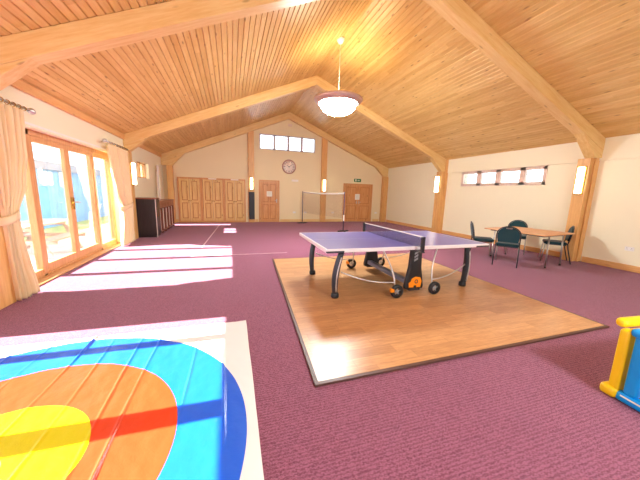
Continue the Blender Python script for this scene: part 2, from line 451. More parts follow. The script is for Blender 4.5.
# near bay doors, beside the photographer
g2 = sthing('door_5', 'garden doors in the bay beside the photographer', 'door')
mb = MB(); yy = [-.14, .86, 1.86, 2.84, 3.36]
mb.box(GX0, GX1, yy[0], yy[-1], 2.09, 2.26); mb.box(GX0, GX1, yy[0], yy[-1], 0, .14)
for y, h in ((yy[0], .05), (yy[1], .055), (yy[2], .085), (yy[3], .055), (yy[4], .04)): mb.box(GX0, GX1, max(y-h, yy[0]), min(y+h, yy[-1]), 0, 2.26)
mb.build('door_frame', M_FRAMEWOOD, g2)
for a, b in zip(yy, yy[1:]): MB().box(GX0+.05, GX0+.056, a+.04, b-.04, .1, 2.2).build('pane', M_GLASS, g2)

# ------------------------------------------------------------------ panelled doors and cupboards on the gable wall
def panel_leaf(name, x0, x1, z0, z1, parent, mat, yf, st=.085, rows=((.0, .42), (.48, 1.0)), cols=1):
    """frame-and-panel leaf in the xz plane, front at yf (towards -y)"""
    mb = MB(); th = .04
    mb.box(x0, x1, yf+.026, yf+th, z0, z1)
    mb.box(x0, x0+st, yf, yf+.03, z0, z1, .004); mb.box(x1-st, x1, yf, yf+.03, z0, z1, .004)
    H = z1-z0; zs = [z0+st*1.4, z0+H*.44, z0+H*.5, z1-st]
    mb.box(x0+st, x1-st, yf, yf+.03, z0, zs[0], .004); mb.box(x0+st, x1-st, yf, yf+.03, zs[1], zs[2], .004); mb.box(x0+st, x1-st, yf, yf+.03, zs[3], z1, .004)
    w = (x1-x0-2*st)
    xs = [x0+st]
    if cols == 2:
        xm = (x0+x1)/2; mb.box(xm-st*.4, xm+st*.4, yf, yf+.03, zs[0], zs[1], .004); mb.box(xm-st*.4, xm+st*.4, yf, yf+.03, zs[2], zs[3], .004)
        spans = ((x0+st, xm-st*.4), (xm+st*.4, x1-st))
    else: spans = ((x0+st, x1-st),)
    for a, b in spans:
        for c, d in ((zs[0], zs[1]), (zs[2], zs[3])): mb.box(a+.035, b-.035, yf+.014, yf+.03, c+.035, d-.035, .006)
    lf = mb.build(name, mat, parent)
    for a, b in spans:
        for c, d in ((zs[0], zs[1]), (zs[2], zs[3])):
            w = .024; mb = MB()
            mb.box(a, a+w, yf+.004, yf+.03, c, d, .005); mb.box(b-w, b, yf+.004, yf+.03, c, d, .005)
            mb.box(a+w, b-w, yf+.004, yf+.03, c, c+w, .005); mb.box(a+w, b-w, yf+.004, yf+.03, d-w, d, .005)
            mb.build('panel_shade_strip', M_PANEL_SHADE, lf)  # dark strips stand in for the shade at the panel edges
    return lf
CY = D-.09
cx0, cx1 = -2.2, .68; cw = (cx1-cx0)/3
clab = ['left', 'middle', 'right']
for i in range(3):
    a = cx0+i*cw; b = a+cw
    lab = ['tall knotty pine cupboard nearest the corner column', 'tall knotty pine cupboard between the other two cupboards', 'tall knotty pine cupboard next to the black padded column'][i]
    c = thing('pine_cupboard', lab, 'cupboard', ((a+b)/2, D, 0), 0, 'pine cupboards on the gable wall')
    hw = cw/2; e = .002
    mb = MB(); mb.box(-hw+e, -hw+.06, -.09, -.003, 0, 2.0, .003); mb.box(hw-.06, hw-e, -.09, -.003, 0, 2.0, .003); mb.box(-hw+.06, hw-.06, -.09, -.003, 1.93, 2.0, .003); mb.box(-hw+.06, hw-.06, -.085, -.003, 0, .07)
    mb.build('cupboard_frame', M_DOORPINE2, c)
    for s in (-1, 1):
        x0, x1 = (-hw+.068, -.007) if s < 0 else (.007, hw-.068)
        dr = panel_leaf('cupboard_door', x0, x1, .075, 1.925, c, M_DOORPINE, -.084)
        MB().lathe([(0, -.03), (.016, -.028), (.02, -.018), (.009, -.006), (.009, .006)], (s*.045, -.09, .98), 14, 'y').build('knob', M_BRASS, dr)
    if i > 0: MB().box(-.17, .17, -.098, -.0905, 1.945, 1.99, .002).build('sign_plate', M_PAPER, c)

def gable_door(name, label, x0, x1, leaves, mat, paper):
    d = sthing(name, label, 'door'); yw = D
    mb = MB(); f = .075
    mb.box(x0, x0+f, yw-.05, yw-.002, 0, 2.02, .004); mb.box(x1-f, x1, yw-.05, yw-.002, 0, 2.02, .004); mb.box(x0+f, x1-f, yw-.05, yw-.002, 2.02-f, 2.02, .004)
    mb.build('door_frame', mat, d)
    w = (x1-x0-2*f)/leaves
    for k in range(leaves):
        a = x0+f+.008+k*w; b = x0+f-.008+(k+1)*w
        lf = panel_leaf('door_leaf', a, b, .01, 2.02-f-.005, d, mat, yw-.045, cols=2 if leaves == 1 else 1, st=.1)
        hxp = b-.06 if k == 0 else a+.06
        s = -1 if k == 0 else 1
        mb = MB().box(hxp-.02, hxp+.02, yw-.052, yw-.045, .95, 1.13, .002); mb.tube([(hxp, yw-.048, 1.05), (hxp, yw-.09, 1.05), (hxp+s*.1, yw-.095, 1.05)], .009, 8)
        mb.build('handle', M_STEEL, lf)
    return d
gable_door('door_2', 'single knotty pine door under the wall clock', 1.30, 2.29, 1, M_DOORPINE2, 0)
gable_door('door_3', 'pine double door under the green exit sign', 5.67, 7.38, 2, M_DOORPINE2, 0)
def notice(x, z, w, h, label):
    t = MB().box(-w/2, w/2, -.003, .0, -h/2, h/2).build('paper_notice', M_PAPER, None, (x, D-.046, z)); tag(t, label, 'notice')
    mb = MB()
    for k in range(4): mb.box(-w*.36, w*(.36-.1*(k % 2)), -.0045, -.0031, h*(.3-.18*k)-.006, h*(.3-.18*k)+.006)
    mb.build('printed_lines', plain('grey_print', W(196, 190, 180), .7), t)
notice(1.80, 1.37, .26, .25, 'white paper notice on the single pine door')
notice(6.49, 1.33, .27, .3, 'white paper notice where the double door leaves meet')
# exit sign
ex = MB().box(-.2, .2, -.03, 0, -.08, .08, .005).build('exit_sign', M_GREEN, None, (6.47, D-.001, 2.2)); tag(ex, 'small green exit sign above the pine double door', 'sign')
mb = MB(); mb.prism([(.05, -.03), (.05, .03), (.13, 0)], 'y', -.034, -.0305); mb.box(-.02, .06, -.034, -.0305, -.012, .012)
mb.box(-.14, -.07, -.034, -.0305, -.05, .05)
mb.build('sign_symbol', M_PAPER, ex)
# wall clock
ck = thing('wall_clock', 'round white wall clock below the clerestory window', 'clock', (2.76, D, 2.70))
MB().lathe([(0, -.012), (.30, -.012), (.30, -.003)], (0, 0, 0), 48, 'y').build('clock_face', plain('clock_face_white', W(244, 232, 222), .5), ck)
MB().lathe([(.29, -.013), (.30, -.035), (.33, -.035), (.345, -.02), (.345, -.002), (.29, -.002)], (0, 0, 0), 48, 'y').build('rim', plain('clock_rim_bronze', W(176, 128, 116), .35, .3), ck)
M_CLKPRINT = plain('clock_print', W(138, 112, 112), .5)
for k in range(12):
    a = k*PI/6; Mr = Matrix.Rotation(a, 4, 'Y')
    MB().box(-.011 if k % 3 else -.016, .011 if k % 3 else .016, -.016, -.0125, .2 if k % 3 else .185, .265, 0, Mr).build('hour_mark', M_CLKPRINT, ck)
def hand(nm, a, ln, w):
    MB().box(-w, w, -.022, -.018, -.04, ln, 0, Matrix.Rotation(a, 4, 'Y')).build(nm, M_DKCHAR, ck)
hand('hour_hand', -1.05, .13, .009); hand('minute_hand', .95, .2, .006)
MB().lathe([(0, -.026), (.02, -.024), (.02, -.012)], (0, 0, 0), 16, 'y').build('centre_cap', M_DKCHAR, ck)
# sensor at the apex, vents, sockets
tag(MB().box(-.1, .1, -.06, 0, -.055, .055, .015, seg=2).build('alarm_sensor', plain('sensor_plastic', W(226, 206, 186), .5), None, (2.79, D-.001, 4.62)), 'small pale sensor box at the apex of the gable wall', 'sensor')
tag(MB().box(-.17, .17, -.014, 0, -.05, .05, .004).build('wall_plate', M_WHITE, None, (3.07, D-.001, 2.05)), 'small white plate below the wall clock', 'plate')
def socket(loc, rz, label, group):
    t = thing('wall_socket', label, 'socket', loc, rz, group)
    MB().box(-.075, .075, -.012, 0, -.045, .045, .004, seg=2).build('socket_plate', M_WHITE, t)
    for s in (-1, 1):
        mb = MB().box(s*.038-.004, s*.038+.004, -.0135, -.0121, .008, .02); mb.box(s*.038-.014, s*.038-.007, -.0135, -.0121, -.014, -.008); mb.box(s*.038+.007, s*.038+.014, -.0135, -.0121, -.014, -.008)
        mb.build('pin_holes', M_DKCHAR, t)
socket((3.05, D-.001, .48), 0, 'white wall socket left of the badminton net post', 'wall sockets')
socket((3.62, D-.001, .48), 0, 'white wall socket seen through the badminton net, left of the column', 'wall sockets')
socket((5.12, D-.001, .48), 0, 'white wall socket between the column and the double door', 'wall sockets')
socket((7.68, D-.001, .48), 0, 'white wall socket right of the double door', 'wall sockets')
socket((XR-.001, 3.47, .48), -PI/2, 'white wall socket low on the near right wall', 'wall sockets')

# black padding on the gable column
tag(MB().box(-.13, .13, -.05, 0, 0, 1.29, .012, seg=2).build('column_pad', plain('black_vinyl_pad', W(40, 38, 44), .5), None, (.955, D-.142, .15)), 'black padded strip wrapped on the column beside the cupboards', 'pad')
# sconces
def sconce(loc, rz, label, h=.62, w=.2):
    s = thing('wall_sconce', label, 'wall light', loc, rz, 'column wall lights')
    mb = MB().box(-w/2, w/2, -.025, 0, -h/2, h/2, .004); mb.box(-w/2-.004, w/2+.004, -.09, 0, -h/2-.014, -h/2, .003); mb.box(-w/2-.004, w/2+.004, -.09, 0, h/2, h/2+.014, .003)
    mb.build('back_plate', M_BRASS, s)
    MB().box(-w/2+.012, w/2-.012, -.085, -.027, -h/2+.002, h/2-.002, .02, seg=3).build('diffuser', M_SCONCE, s)
sconce((.955, D-.141, 1.82), 0, 'lit wall light above the black padded strip', .54, .13)
sconce((4.55, D-.141, 1.86), 0, 'lit wall light on the column behind the badminton net', .56, .14)
sconce((XR-PD-.001, 4.43, 1.95), -PI/2, 'lit wall light on the column by the small table', .62, .15)
sconce((XR-PD-.001, 9.22, 1.95), -PI/2, 'lit wall light on the middle column of the right wall')
sconce((XL+PL+.001, 9.18, 1.86), PI/2, 'lit wall light on the column beside the curtain', .6)

# ------------------------------------------------------------------ pendant lamp
def pendant(y, label):
    p = thing('pendant_lamp', label, 'pendant lamp', (2.6, y, 0))
    zc = 3.74
    MB().lathe([(0, zc-.33), (.12, zc-.325), (.25, zc-.295), (.36, zc-.235), (.43, zc-.15), (.455, zc-.05)], (0, 0, 0), 48).build('bowl', M_BOWL, p)
    MB().lathe([(.45, zc-.05), (.47, zc-.085), (.515, zc-.075), (.525, zc-.04), (.56, zc-.035), (.595, zc+.0), (.60, zc+.03), (.575, zc+.05), (.52, zc+.06), (.46, zc+.05), (.45, zc-.05)], (0, 0, 0), 48).build('rim_ring', plain('pinkish_brushed_metal', W(196, 166, 156), .35, .35), p)
    MB().lathe([(0, zc+.055), (.455, zc+.03), (.455, zc+.022), (0, zc+.045)], (0, 0, 0), 48).build('glow_blocker', M_WHITE, p)  # added plate that blocks the upward glow of the bowl
    mb = MB()
    for k in range(3):
        a = 2*PI*k/3+.4; mb.tube([(.5*math.cos(a), .5*math.sin(a), zc+.05), (.02*math.cos(a), .02*math.sin(a), zc+.16)], .006, 6)
    mb.lathe([(0, zc+.14), (.03, zc+.15), (.03, zc+.2), (0, zc+.21)], (0, 0, 0), 12)
    mb.build('hanger', M_STEEL, p)
    MB().tube([(0, 0, zc+.2), (0, 0, roof(2.6)-.06)], .006, 8).build('cord', M_WHITE, p)
    MB().lathe([(0, roof(2.6)-.11), (.05, roof(2.6)-.1), (.09, roof(2.6)-.04), (.095, roof(2.6)-.004)], (0, 0, 0), 24).build('ceiling_rose', M_WHITE, p)
    ld = bpy.data.lights.new('bowl_lamp', 'AREA'); ld.shape = 'DISK'; ld.size = .8; ld.energy = LAMP_UP; ld.color = (1, .84, .52)
    lo = bpy.data.objects.new('bowl_lamp', ld); COL.objects.link(lo); lo.parent = p; lo.location = (0, 0, zc+.1); lo.rotation_euler = (PI, 0, 0)
    return p
LAMP_UP = 34
pendant(6.8, 'opal glass bowl pendant lamp hanging from the ridge')
pendant(-1.9, 'unseen pendant lamp added for fill light behind the photographer')  # unseen second pendant, added as fill light for the hall

# ------------------------------------------------------------------ curtains
def curtain(name, label, edges, xoff, nf, group, mat, ties):
    """edges: list of (z, y0, y1) from top to floor; folds run vertically"""
    c = thing(name, label, 'curtain', (XL+xoff, (edges[0][1]+edges[0][2])/2, 0), 0, group)
    oy = c.location.y
    def ed(z):
        for (za, a0, a1), (zb, b0, b1) in zip(edges, edges[1:]):
            if zb <= z <= za:
                t = (za-z)/(za-zb); t = t*t*(3-2*t); return a0+(b0-a0)*t, a1+(b1-a1)*t
        return edges[-1][1:]
    zt, zb = edges[0][0], edges[-1][0]
    def fn(u, v):
        z = zt+(zb-zt)*v; y0, y1 = ed(z); w = y1-y0
        amp = .022+.030*min(1, .7/w)
        a = u*nf*2*PI
        wob = noise.noise(Vector((u*6, z*.8, 3)))*1.2
        x = math.sin(a+wob)*amp+.35*amp*math.sin(2.3*a+1+z*.7)
        yy = y0+w*u+.012*math.cos(a*1.1+wob)
        flare = .03*max(0, (.35-z))
        return Vector((x+flare, yy-oy, z))
    mb = MB().grid(nf*10, 60, fn)
    o = mb.build('curtain_cloth', mat, c)
    m = o.modifiers.new('thick', 'SOLIDIFY'); m.thickness = .006
    zt_, y0, y1 = ties
    pts = []
    mb = MB()
    def band(u, v):
        a = u*2*PI; zz = zt_+.05-.1*v
        yc = (y0+y1)/2-oy; return Vector((.085*math.cos(a), yc+((y1-y0)/2+.03)*math.sin(a), zz+.05*math.sin(a)))
    mb.grid(32, 3, band)
    b = mb.build('tie_band', mat, c); m = b.modifiers.new('thick', 'SOLIDIFY'); m.thickness = .008
    return c
cl = curtain('curtain', 'cream curtain tied back left of the garden doors',
        [(2.44, 4.3, 4.92), (1.9, 4.3, 4.86), (1.5, 4.3, 4.74), (1.08, 4.3, 4.50), (.85, 4.3, 4.52), (.02, 4.3, 4.68)], .13, 6, 'garden door curtains', M_CURTAIN, (1.08, 4.3, 4.50))
cr = curtain('curtain', 'cream curtain tied back between the garden doors and the column',
        [(2.44, 7.62, 8.86), (1.9, 7.72, 8.87), (1.4, 7.90, 8.88), (1.0, 8.14, 8.9), (.7, 8.10, 8.9), (.02, 7.95, 8.9)], .13, 8, 'garden door curtains', M_CURTAIN, (1.0, 8.14, 8.9))
def rod(y0, y1, fin0, fin1, label):
    r = thing('curtain_rod', label, 'curtain rod', (XL+.13, (y0+y1)/2, 2.49)); h = (y1-y0)/2
    MB().tube([(0, -h, 0), (0, h, 0)], .018, 12).build('pole', M_STEEL, r)
    for f, s in ((fin0, -1), (fin1, 1)):
        if f: MB().lathe([(0, s*.0), (.022, s*.005), (.022, s*.03), (.035, s*.045), (.045, s*.075), (.035, s*.11), (0, s*.125)], (0, s*h, 0), 18, 'y').build('finial', M_STEEL, r)
    for s in (-.9, .9):
        MB().tube([(-.128, h*s, 0), (-.02, h*s, 0)], .01, 8).build('bracket', M_STEEL, r)
    n = 8
    for k in range(n):
        y = -h*.82+1.64*h*k/(n-1)
        mb = MB(); ring = [(.026*math.cos(a), y+.004*math.sin(2*a), -.006+.028*math.sin(a)) for a in [2*PI*j/14 for j in range(15)]]
        mb.tube(ring, .0045, 6); mb.build('ring', M_BRASS, r)
rod(4.2, 5.06, False, True, 'steel curtain rod with rings left of the garden doors')
rod(7.6, 8.98, True, False, 'steel curtain rod with rings right of the garden doors')
# slim pale curtain by the corner door
def slim(u, v):
    z = 2.35-1.27*v
    return Vector((.03*math.sin(u*9.0)+.01*math.sin(v*8), -.11+.22*u*(1-.25*math.sin(v*PI)), z))
o = MB().grid(30, 30, slim).build('curtain', fabric('white_drape', W(240, 228, 216), W(220, 204, 190)), None, (XL+.09, 12.28, 0))
m = o.modifiers.new('thick', 'SOLIDIFY'); m.thickness = .006
tag(o, 'slim white drape hanging beside the narrow corner door', 'curtain')

# ------------------------------------------------------------------ cabinets by the left wall
M_BLKWOOD = wood('black_stained_wood', W(46, 38, 42), W(30, 24, 28), 'z', knots=0, rough=.35)
M_BRNWOOD = wood('dark_brown_wood', W(144, 88, 66), W(116, 66, 50), 'y', knots=0, rough=.35)
M_BRNWOODZ = wood('dark_brown_wood_upright', W(134, 80, 62), W(104, 58, 46), 'z', knots=0, rough=.35)
cb = thing('black_cabinet', 'tall black cabinet standing behind the pine column', 'cabinet', (XL+.31, 9.62, 0))
mb = MB().box(-.28, .29, -.22, .22, .06, 1.15, .006); mb.box(-.26, .26, -.2, .2, 0, .06); mb.build('cabinet_body', M_BLKWOOD, cb)
MB().box(-.285, .315, -.235, .235, 1.15, 1.19, .008).build('cabinet_top', M_BRNWOOD, cb)
MB().box(.282, .302, -.228, -.2, .0, 1.148, .003).build('pale_upright', plain('pale_upright_tone', W(214, 196, 190), .5), cb)['label'] = 'thin pale upright'  # thin pale upright set at the front corner of the cabinet
d = MB().box(.292, .31, -.19, .205, .09, 1.13, .004).build('cabinet_door', M_BLKWOOD, cb)
MB().lathe([(0, .03), (.014, .026), (.014, .014), (.006, .008), (.006, 0)], (.309, -.14, .65), 12, 'x').build('knob', M_BRASS, d)
sb = thing('brown_sideboard', 'long dark brown open sideboard with upright dividers along the left wall', 'sideboard', (XL+.31, 11.08, 0))
L0, L1 = -1.2, 1.2
MB().box(-.28, .29, L0-.02, L1+.02, 1.02, 1.065, .008).build('sideboard_top', M_BRNWOOD, sb)
MB().box(-.28, -.26, L0, L1, .06, 1.02).build('back_panel', plain('pale_back_panel', W(214, 176, 150), .6), sb)
MB().box(-.28, .27, L0, L1, .06, .1, .004).build('bottom_shelf', M_BRNWOOD, sb)
MB().box(.235, .265, L0, L1, .84, 1.02, .004).build('front_rail', M_BRNWOOD, sb)
for k in range(6):
    y = L0+.02+(L1-L0-.04)*k/5
    MB().box(-.26, .27, y-.02, y+.02, .0, 1.02, .004).build('divider', M_BRNWOODZ, sb)
# pale panels stored inside the open bays
for k in range(5):
    y = L0+.02+(L1-L0-.04)*(k+.5)/5
    o = MB().box(.06, .225, -.13, .13, 0, .70, .008).build('stored_panel', plain('pale_board', W(240, 222, 212), .5), None, (XL+.31, 11.08+y, .101))
    tag(o, ['pale board stored in the first bay of the brown sideboard', 'pale board stored in the second bay of the brown sideboard', 'pale board stored in the middle bay of the brown sideboard', 'pale board stored in the fourth bay of the brown sideboard', 'pale board stored in the far bay of the brown sideboard'][k], 'board', 'boards stored in the sideboard')

# ------------------------------------------------------------------ badminton net
A0, A1 = Vector((3.32, 13.0, 0)), Vector((4.22, 9.97, 0))
mid = (A0+A1)/2; dv = (A1-A0); ln = dv.length; ang = math.atan2(dv.y, dv.x)
bn = thing('badminton_net', 'badminton net on two slim posts in front of the gable wall', 'net', mid, ang)
M_NAVY = plain('navy_post', W(70, 62, 92), .35, .3)
for s in (-1, 1):
    pp = MB().tube([(s*ln/2, 0, .02), (s*ln/2, 0, 1.55)], .019, 10).build('post', M_NAVY, bn)
    MB().box(s*ln/2-.03, s*ln/2+.03, -.26, .26, 0, .045, .01).box(s*ln/2-.16, s*ln/2+.16, -.025, .025, 0, .04, .008).build('post_base', M_BLACK, pp)
MB().box(ln/2-.022, ln/2+.022, -.022, .022, .42, .66, .006).build('padding_sleeve', M_PAPER, bn)
def netmat(name, n, col, w):
    t = NT(name); sp = t.n('ShaderNodeSeparateXYZ'); t.l(t.co.outputs['Object'], sp.inputs[0])
    f1 = t.math('LESS_THAN', t.math('FRACT', t.math('MULTIPLY', sp.outputs[0], n)), w)
    f2 = t.math('LESS_THAN', t.math('FRACT', t.math('MULTIPLY', sp.outputs[2], n)), w)
    mx = t.n('ShaderNodeMixShader'); tr = t.n('ShaderNodeBsdfTransparent')
    t.l(t.math('MAXIMUM', f1, f2), mx.inputs[0]); t.l(tr.outputs[0], mx.inputs[1]); t.l(t.p.outputs[0], mx.inputs[2]); t.l(mx.outputs[0], t.out.inputs[0])
    t.p.inputs['Base Color'].default_value = col; return t.m
def sag(s): return .035*(1-(2*s-1)**2)
MB().grid(40, 8, lambda u, v: Vector(((u-.5)*ln, .0, (1.49-sag(u))-.95*v))).build('net_mesh', netmat('brown_netting', 24, W(128, 70, 58), .1), bn)
MB().grid(40, 2, lambda u, v: Vector(((u-.5)*ln, .004*math.sin(v*PI), 1.53-sag(u)-.07*v))).build('net_tape', M_WHITE, bn).modifiers.new('t', 'SOLIDIFY').thickness = .006

# thin court lines taped on the carpet
M_TAPE = plain('white_court_tape', W(226, 190, 196), .7)
o = MB().prism([(-.50, 12.3), (-.475, 12.3), (-.725, 7.6), (-.75, 7.6)], 'z', .0008, .003).build('floor_marking', M_TAPE); struct(o, 'thin white court line running along the hall', 'floor line')
o = MB().box(-.88, 1.3, 6.55, 6.57, .0008, .003).build('floor_marking', M_TAPE); struct(o, 'thin white court line crossing behind the wooden mat', 'floor line')

# ------------------------------------------------------------------ wooden floor mat
P = [(.62, 1.83), (4.21, 1.85), (4.33, 5.85), (.87, 5.87)]
fm = thing('laminate_floor_panel', 'square oak laminate floor panel under the table tennis table', 'floor panel', (2.5, 3.85, 0))
MB().prism([(x-2.5, y-3.85) for x, y in P], 'z', .001, .022).build('boards', M_LAM, fm)
M_EDGE = plain('dark_edge_trim', W(84, 54, 46), .45)
for i in range(4):
    a, b = Vector((P[i][0]-2.5, P[i][1]-3.85)), Vector((P[(i+1) % 4][0]-2.5, P[(i+1) % 4][1]-3.85))
    t = (b-a).normalized(); nn = Vector((t.y, -t.x)); w = .032
    a2, b2 = a-t*.0, b+t*.0
    MB().prism([tuple(a2), tuple(b2), tuple(b2+nn*w+t*w), tuple(a2+nn*w-t*w)], 'z', .001, .020).build('edge_trim', M_EDGE, fm)

# ------------------------------------------------------------------ target game mat
def target_mat():
    cx, cy, hw = -1.30, 1.63, 1.435
    t = NT('target_vinyl')
    sp = t.n('ShaderNodeSeparateXYZ'); t.l(t.co.outputs['Object'], sp.inputs[0])
    r = t.math('SQRT', t.math('ADD', t.math('MULTIPLY', sp.outputs[0], sp.outputs[0]), t.math('MULTIPLY', sp.outputs[1], sp.outputs[1])))
    c = W(226, 224, 226)
    for R, col in ((1.365, W(14, 92, 214)), (.945, W(208, 60, 26)), (.485, W(206, 192, 10)), (.115, W(98, 106, 136))):
        c = t.mix(t.math('LESS_THAN', r, R), c, col)
    t.l(c, t.p.inputs['Base Color']); t.set(Roughness=.33)
    wr = t.noise(t.mapping((1, 1, 1)), 14, 4, .6); t.bump(wr, .25, .012)
    rnd = random.Random(3)
    lines = [-1.02, -.78, -.53, -.3, -.03, .18, .47, .62, .93, 1.2]
    amp = [rnd.uniform(.005, .011) for _ in lines]
    def fn(u, v):
        x = (u*2-1)*hw; y = (v*2-1)*hw
        z = .010
        for l, a in zip(lines, amp):
            d = abs(x-(l+.03*math.sin(y*1.3+l*7))); m = max(0, .35+.9*noise.noise(Vector((l*5, y*1.1, 0))))
            if d < .016: z += a*m*(1-(d/.016))*2.6
        z += .0035*noise.noise(Vector((x*5, y*5, 1)))+.0025*noise.noise(Vector((x*14+y*9, y*11-x*6, 4)))
        e = max(abs(x), abs(y)); ex = .010*noise.noise(Vector((x*1.5, y*1.5, 9)))
        k = 1+ex*(1 if e > hw*.9 else 0)
        return Vector((x*k, y*k, max(z, .004)))
    mb = MB().grid(460, 90, fn)
    o = mb.build('target_game_mat', t.m, None, (cx, cy, 0))
    m = o.modifiers.new('thick', 'SOLIDIFY'); m.thickness = .003; m.offset = -1
    tag(o, 'large vinyl target mat with blue, orange and yellow rings on the carpet', 'game mat')
target_mat()

# ------------------------------------------------------------------ table tennis table
TX, TYY = 2.535, 4.02
tt = thing('table_tennis_table', 'blue table tennis table with net on the laminate floor panel', 'table tennis table', (TX, TYY, .022), -.006)
def ttop():
    t = NT('blue_playing_surface'); sp = t.n('ShaderNodeSeparateXYZ'); t.l(t.co.outputs['Object'], sp.inputs[0])
    ax = t.math('ABSOLUTE', sp.outputs[0]); ay = t.math('ABSOLUTE', sp.outputs[1])
    m = t.math('MAXIMUM', t.math('GREATER_THAN', ax, 1.345), t.math('GREATER_THAN', ay, .738))
    m = t.math('MAXIMUM', m, t.math('LESS_THAN', ay, .002))
    n = t.noise(t.mapping(), 2, 2)
    c = t.mix(m, t.mix(n, W(84, 80, 150), W(100, 94, 168)), W(226, 222, 226))
    t.l(c, t.p.inputs['Base Color']); t.set(Roughness=.28); return t.m
M_TT = ttop(); M_TTWHITE = plain('white_edge_profile', W(226, 216, 220), .4)
H = .738
for s in (-1, 1):
    a, b = (-1.37, -.006) if s < 0 else (.006, 1.37)
    tp = MB().box(a, b, -.7625, .7625, H-.012, H).build('tabletop', M_TT, tt)
    mb = MB(); e = .05
    mb.box(a, b, -.7635, -.735, H-e, H-.0125, .006); mb.box(a, b, .735, .7635, H-e, H-.0125, .006)
    xo = s*1.37; mb.box(min(xo, xo-s*.03), max(xo, xo-s*.03), -.735, .735, H-e, H-.0125, .006)
    mb.build('edge_frame', M_TTWHITE, tp)
    for q in (-1, 1):   # dark corner guards
        xx = s*1.24; MB().box(xx-.13, xx+.13, q*.742, q*.766, H-.05, H-.018, .008).build('corner_guard', M_DKCHAR, tp)
# legs
def leg(s, q):
    mb = MB(); pts = []; N = 9
    for i in range(N):
        u = i/(N-1); z = H-.05-(H-.07)*u
        x = -.02+s*(1.08+.03*math.sin(u*PI*.9)*1.6-.0*u); y = q*(.64-.06*u+.0*math.sin(u*PI))
        pts.append(Vector((x+s*(.04*u), y, z)))
    mb.tube(pts, [.034+.012*math.sin(i/(N-1)*PI) for i in range(N)], 12, flat=1.25)
    lg = mb.build('leg', M_DKCHAR, tt)
    MB().tube([p+Vector((0, q*.056, 0)) for p in pts[1:-1]], .009, 8).build('leg_stripe', M_GREYTUBE, lg)
    f = pts[-1]
    MB().lathe([(0, -.022+.0225), (.05, .0005), (.056, .015), (.054, .06), (.042, .075), (0, .076)], (f.x, f.y, 0), 18).build('foot', M_BLACK, lg)
for s in (-1, 1):
    for q in (-1, 1): leg(s, q)
# wheels, tubes
for s in (-1, 1):
    for q in (-1, 1):
        wx, wy, r = s*.325+.035, q*.80, .098
        wh = MB().lathe([(.052, -.024), (.078, -.026), (r, -.016), (r, .016), (.078, .026), (.052, .024), (.052, -.024)], (wx, wy, r), 28, 'y').build('wheel', M_BLACK, tt)
        mb = MB().lathe([(0, -.02), (.018, -.02), (.018, .02), (0, .02)], (wx, wy, r), 14, 'y')
        for k in range(5):
            a = 2*PI*k/5+.3; mb.tube([(wx, wy, r), (wx+.055*math.cos(a), wy, r+.055*math.sin(a))], .009, 6)
        mb.build('hub', plain('grey_hub', W(168, 168, 176), .4), wh)
        if s < 0: MB().box(wx-.11, wx-.05, wy-.03, wy+.03, r-.01, r+.05, .012).build('brake', M_ORANGE, wh)
        # curved tube from underside to wheel
        pts = []
        for i in range(9):
            u = i/8; pts.append((.035+s*(.49-.165*math.sin(u*PI/2)), q*(.60+.13*u), H-.05-(H-.05-.2)*u))
        pts.append((wx, q*.745, r))
        tb = MB().tube(pts, .011, 8).build('curved_tube', M_GREYTUBE, tt)
        MB().tube([(wx, q*.745, r), (wx, wy, r)], .01, 8).build('axle', M_GREYTUBE, wh)
        # brace tube from wheel to leg
        MB().tube([(.035*(1-u)+s*(.33+.76*u), q*(.735-.12*u), .21+.17*u-.05*math.sin(u*PI)) for u in [i/10 for i in range(11)]], .009, 8).build('brace_tube', M_GREYTUBE, tt)
# pedestals with badge
for q in (-1, 1):
    yf = q*.67
    mb = MB()
    prof = [(-.15, .075), (.15, .075), (.155, .12), (.10, .4), (.085, H-.052), (-.085, H-.052), (-.10, .4), (-.155, .12)]
    mb.prism([(x+.075, z) for x, z in prof], 'y', yf-.035, yf+.035)
    pd = mb.build('pedestal', M_BLACK, tt, bevel=.01)
    mb = MB(); y0 = yf+q*.036; y1 = yf+q*.042
    # orange badge: block with a raised snout and an open ring
    mb.prism([(x+.075, z) for x, z in [(-.10, .10), (-.02, .10), (-.02, .13), (.03, .13), (.03, .10), (.10, .10), (.115, .19), (.085, .25), (.0, .262), (-.06, .235), (-.075, .19), (-.11, .17)]], 'y', y0, y1)
    mb.build('orange_badge', M_ORANGE, pd)
    MB().lathe([(.018, y1-.001), (.018, y1+q*.003), (.032, y1+q*.003), (.032, y1-.001), (.018, y1-.001)], (.095, 0, .19), 18, 'y').build('badge_ring', M_DKCHAR, pd)
    mb = MB()
    for k in range(3): mb.prism([(.03, .50+.05*k), (.09, .53+.05*k), (.09, .56+.05*k), (.03, .53+.05*k)], 'y', y0, y1)
    mb.build('pale_marks', plain('grey_mark', W(130, 130, 138), .5), pd)
    MB().box(-.025, .175, yf-.045, yf+.045, .05, .078, .008).build('pedestal_base', M_DKCHAR, pd)
M_RAIL = plain('steel_blue_rail', W(124, 128, 150), .4, .3)
MB().box(-.045, .045, -.6, .6, .13, .2, .008).build('cross_rail', M_RAIL, tt)
MB().box(-.03, .03, -.6, .6, H-.075, H-.05, .005).build('centre_beam', M_DKCHAR, tt)
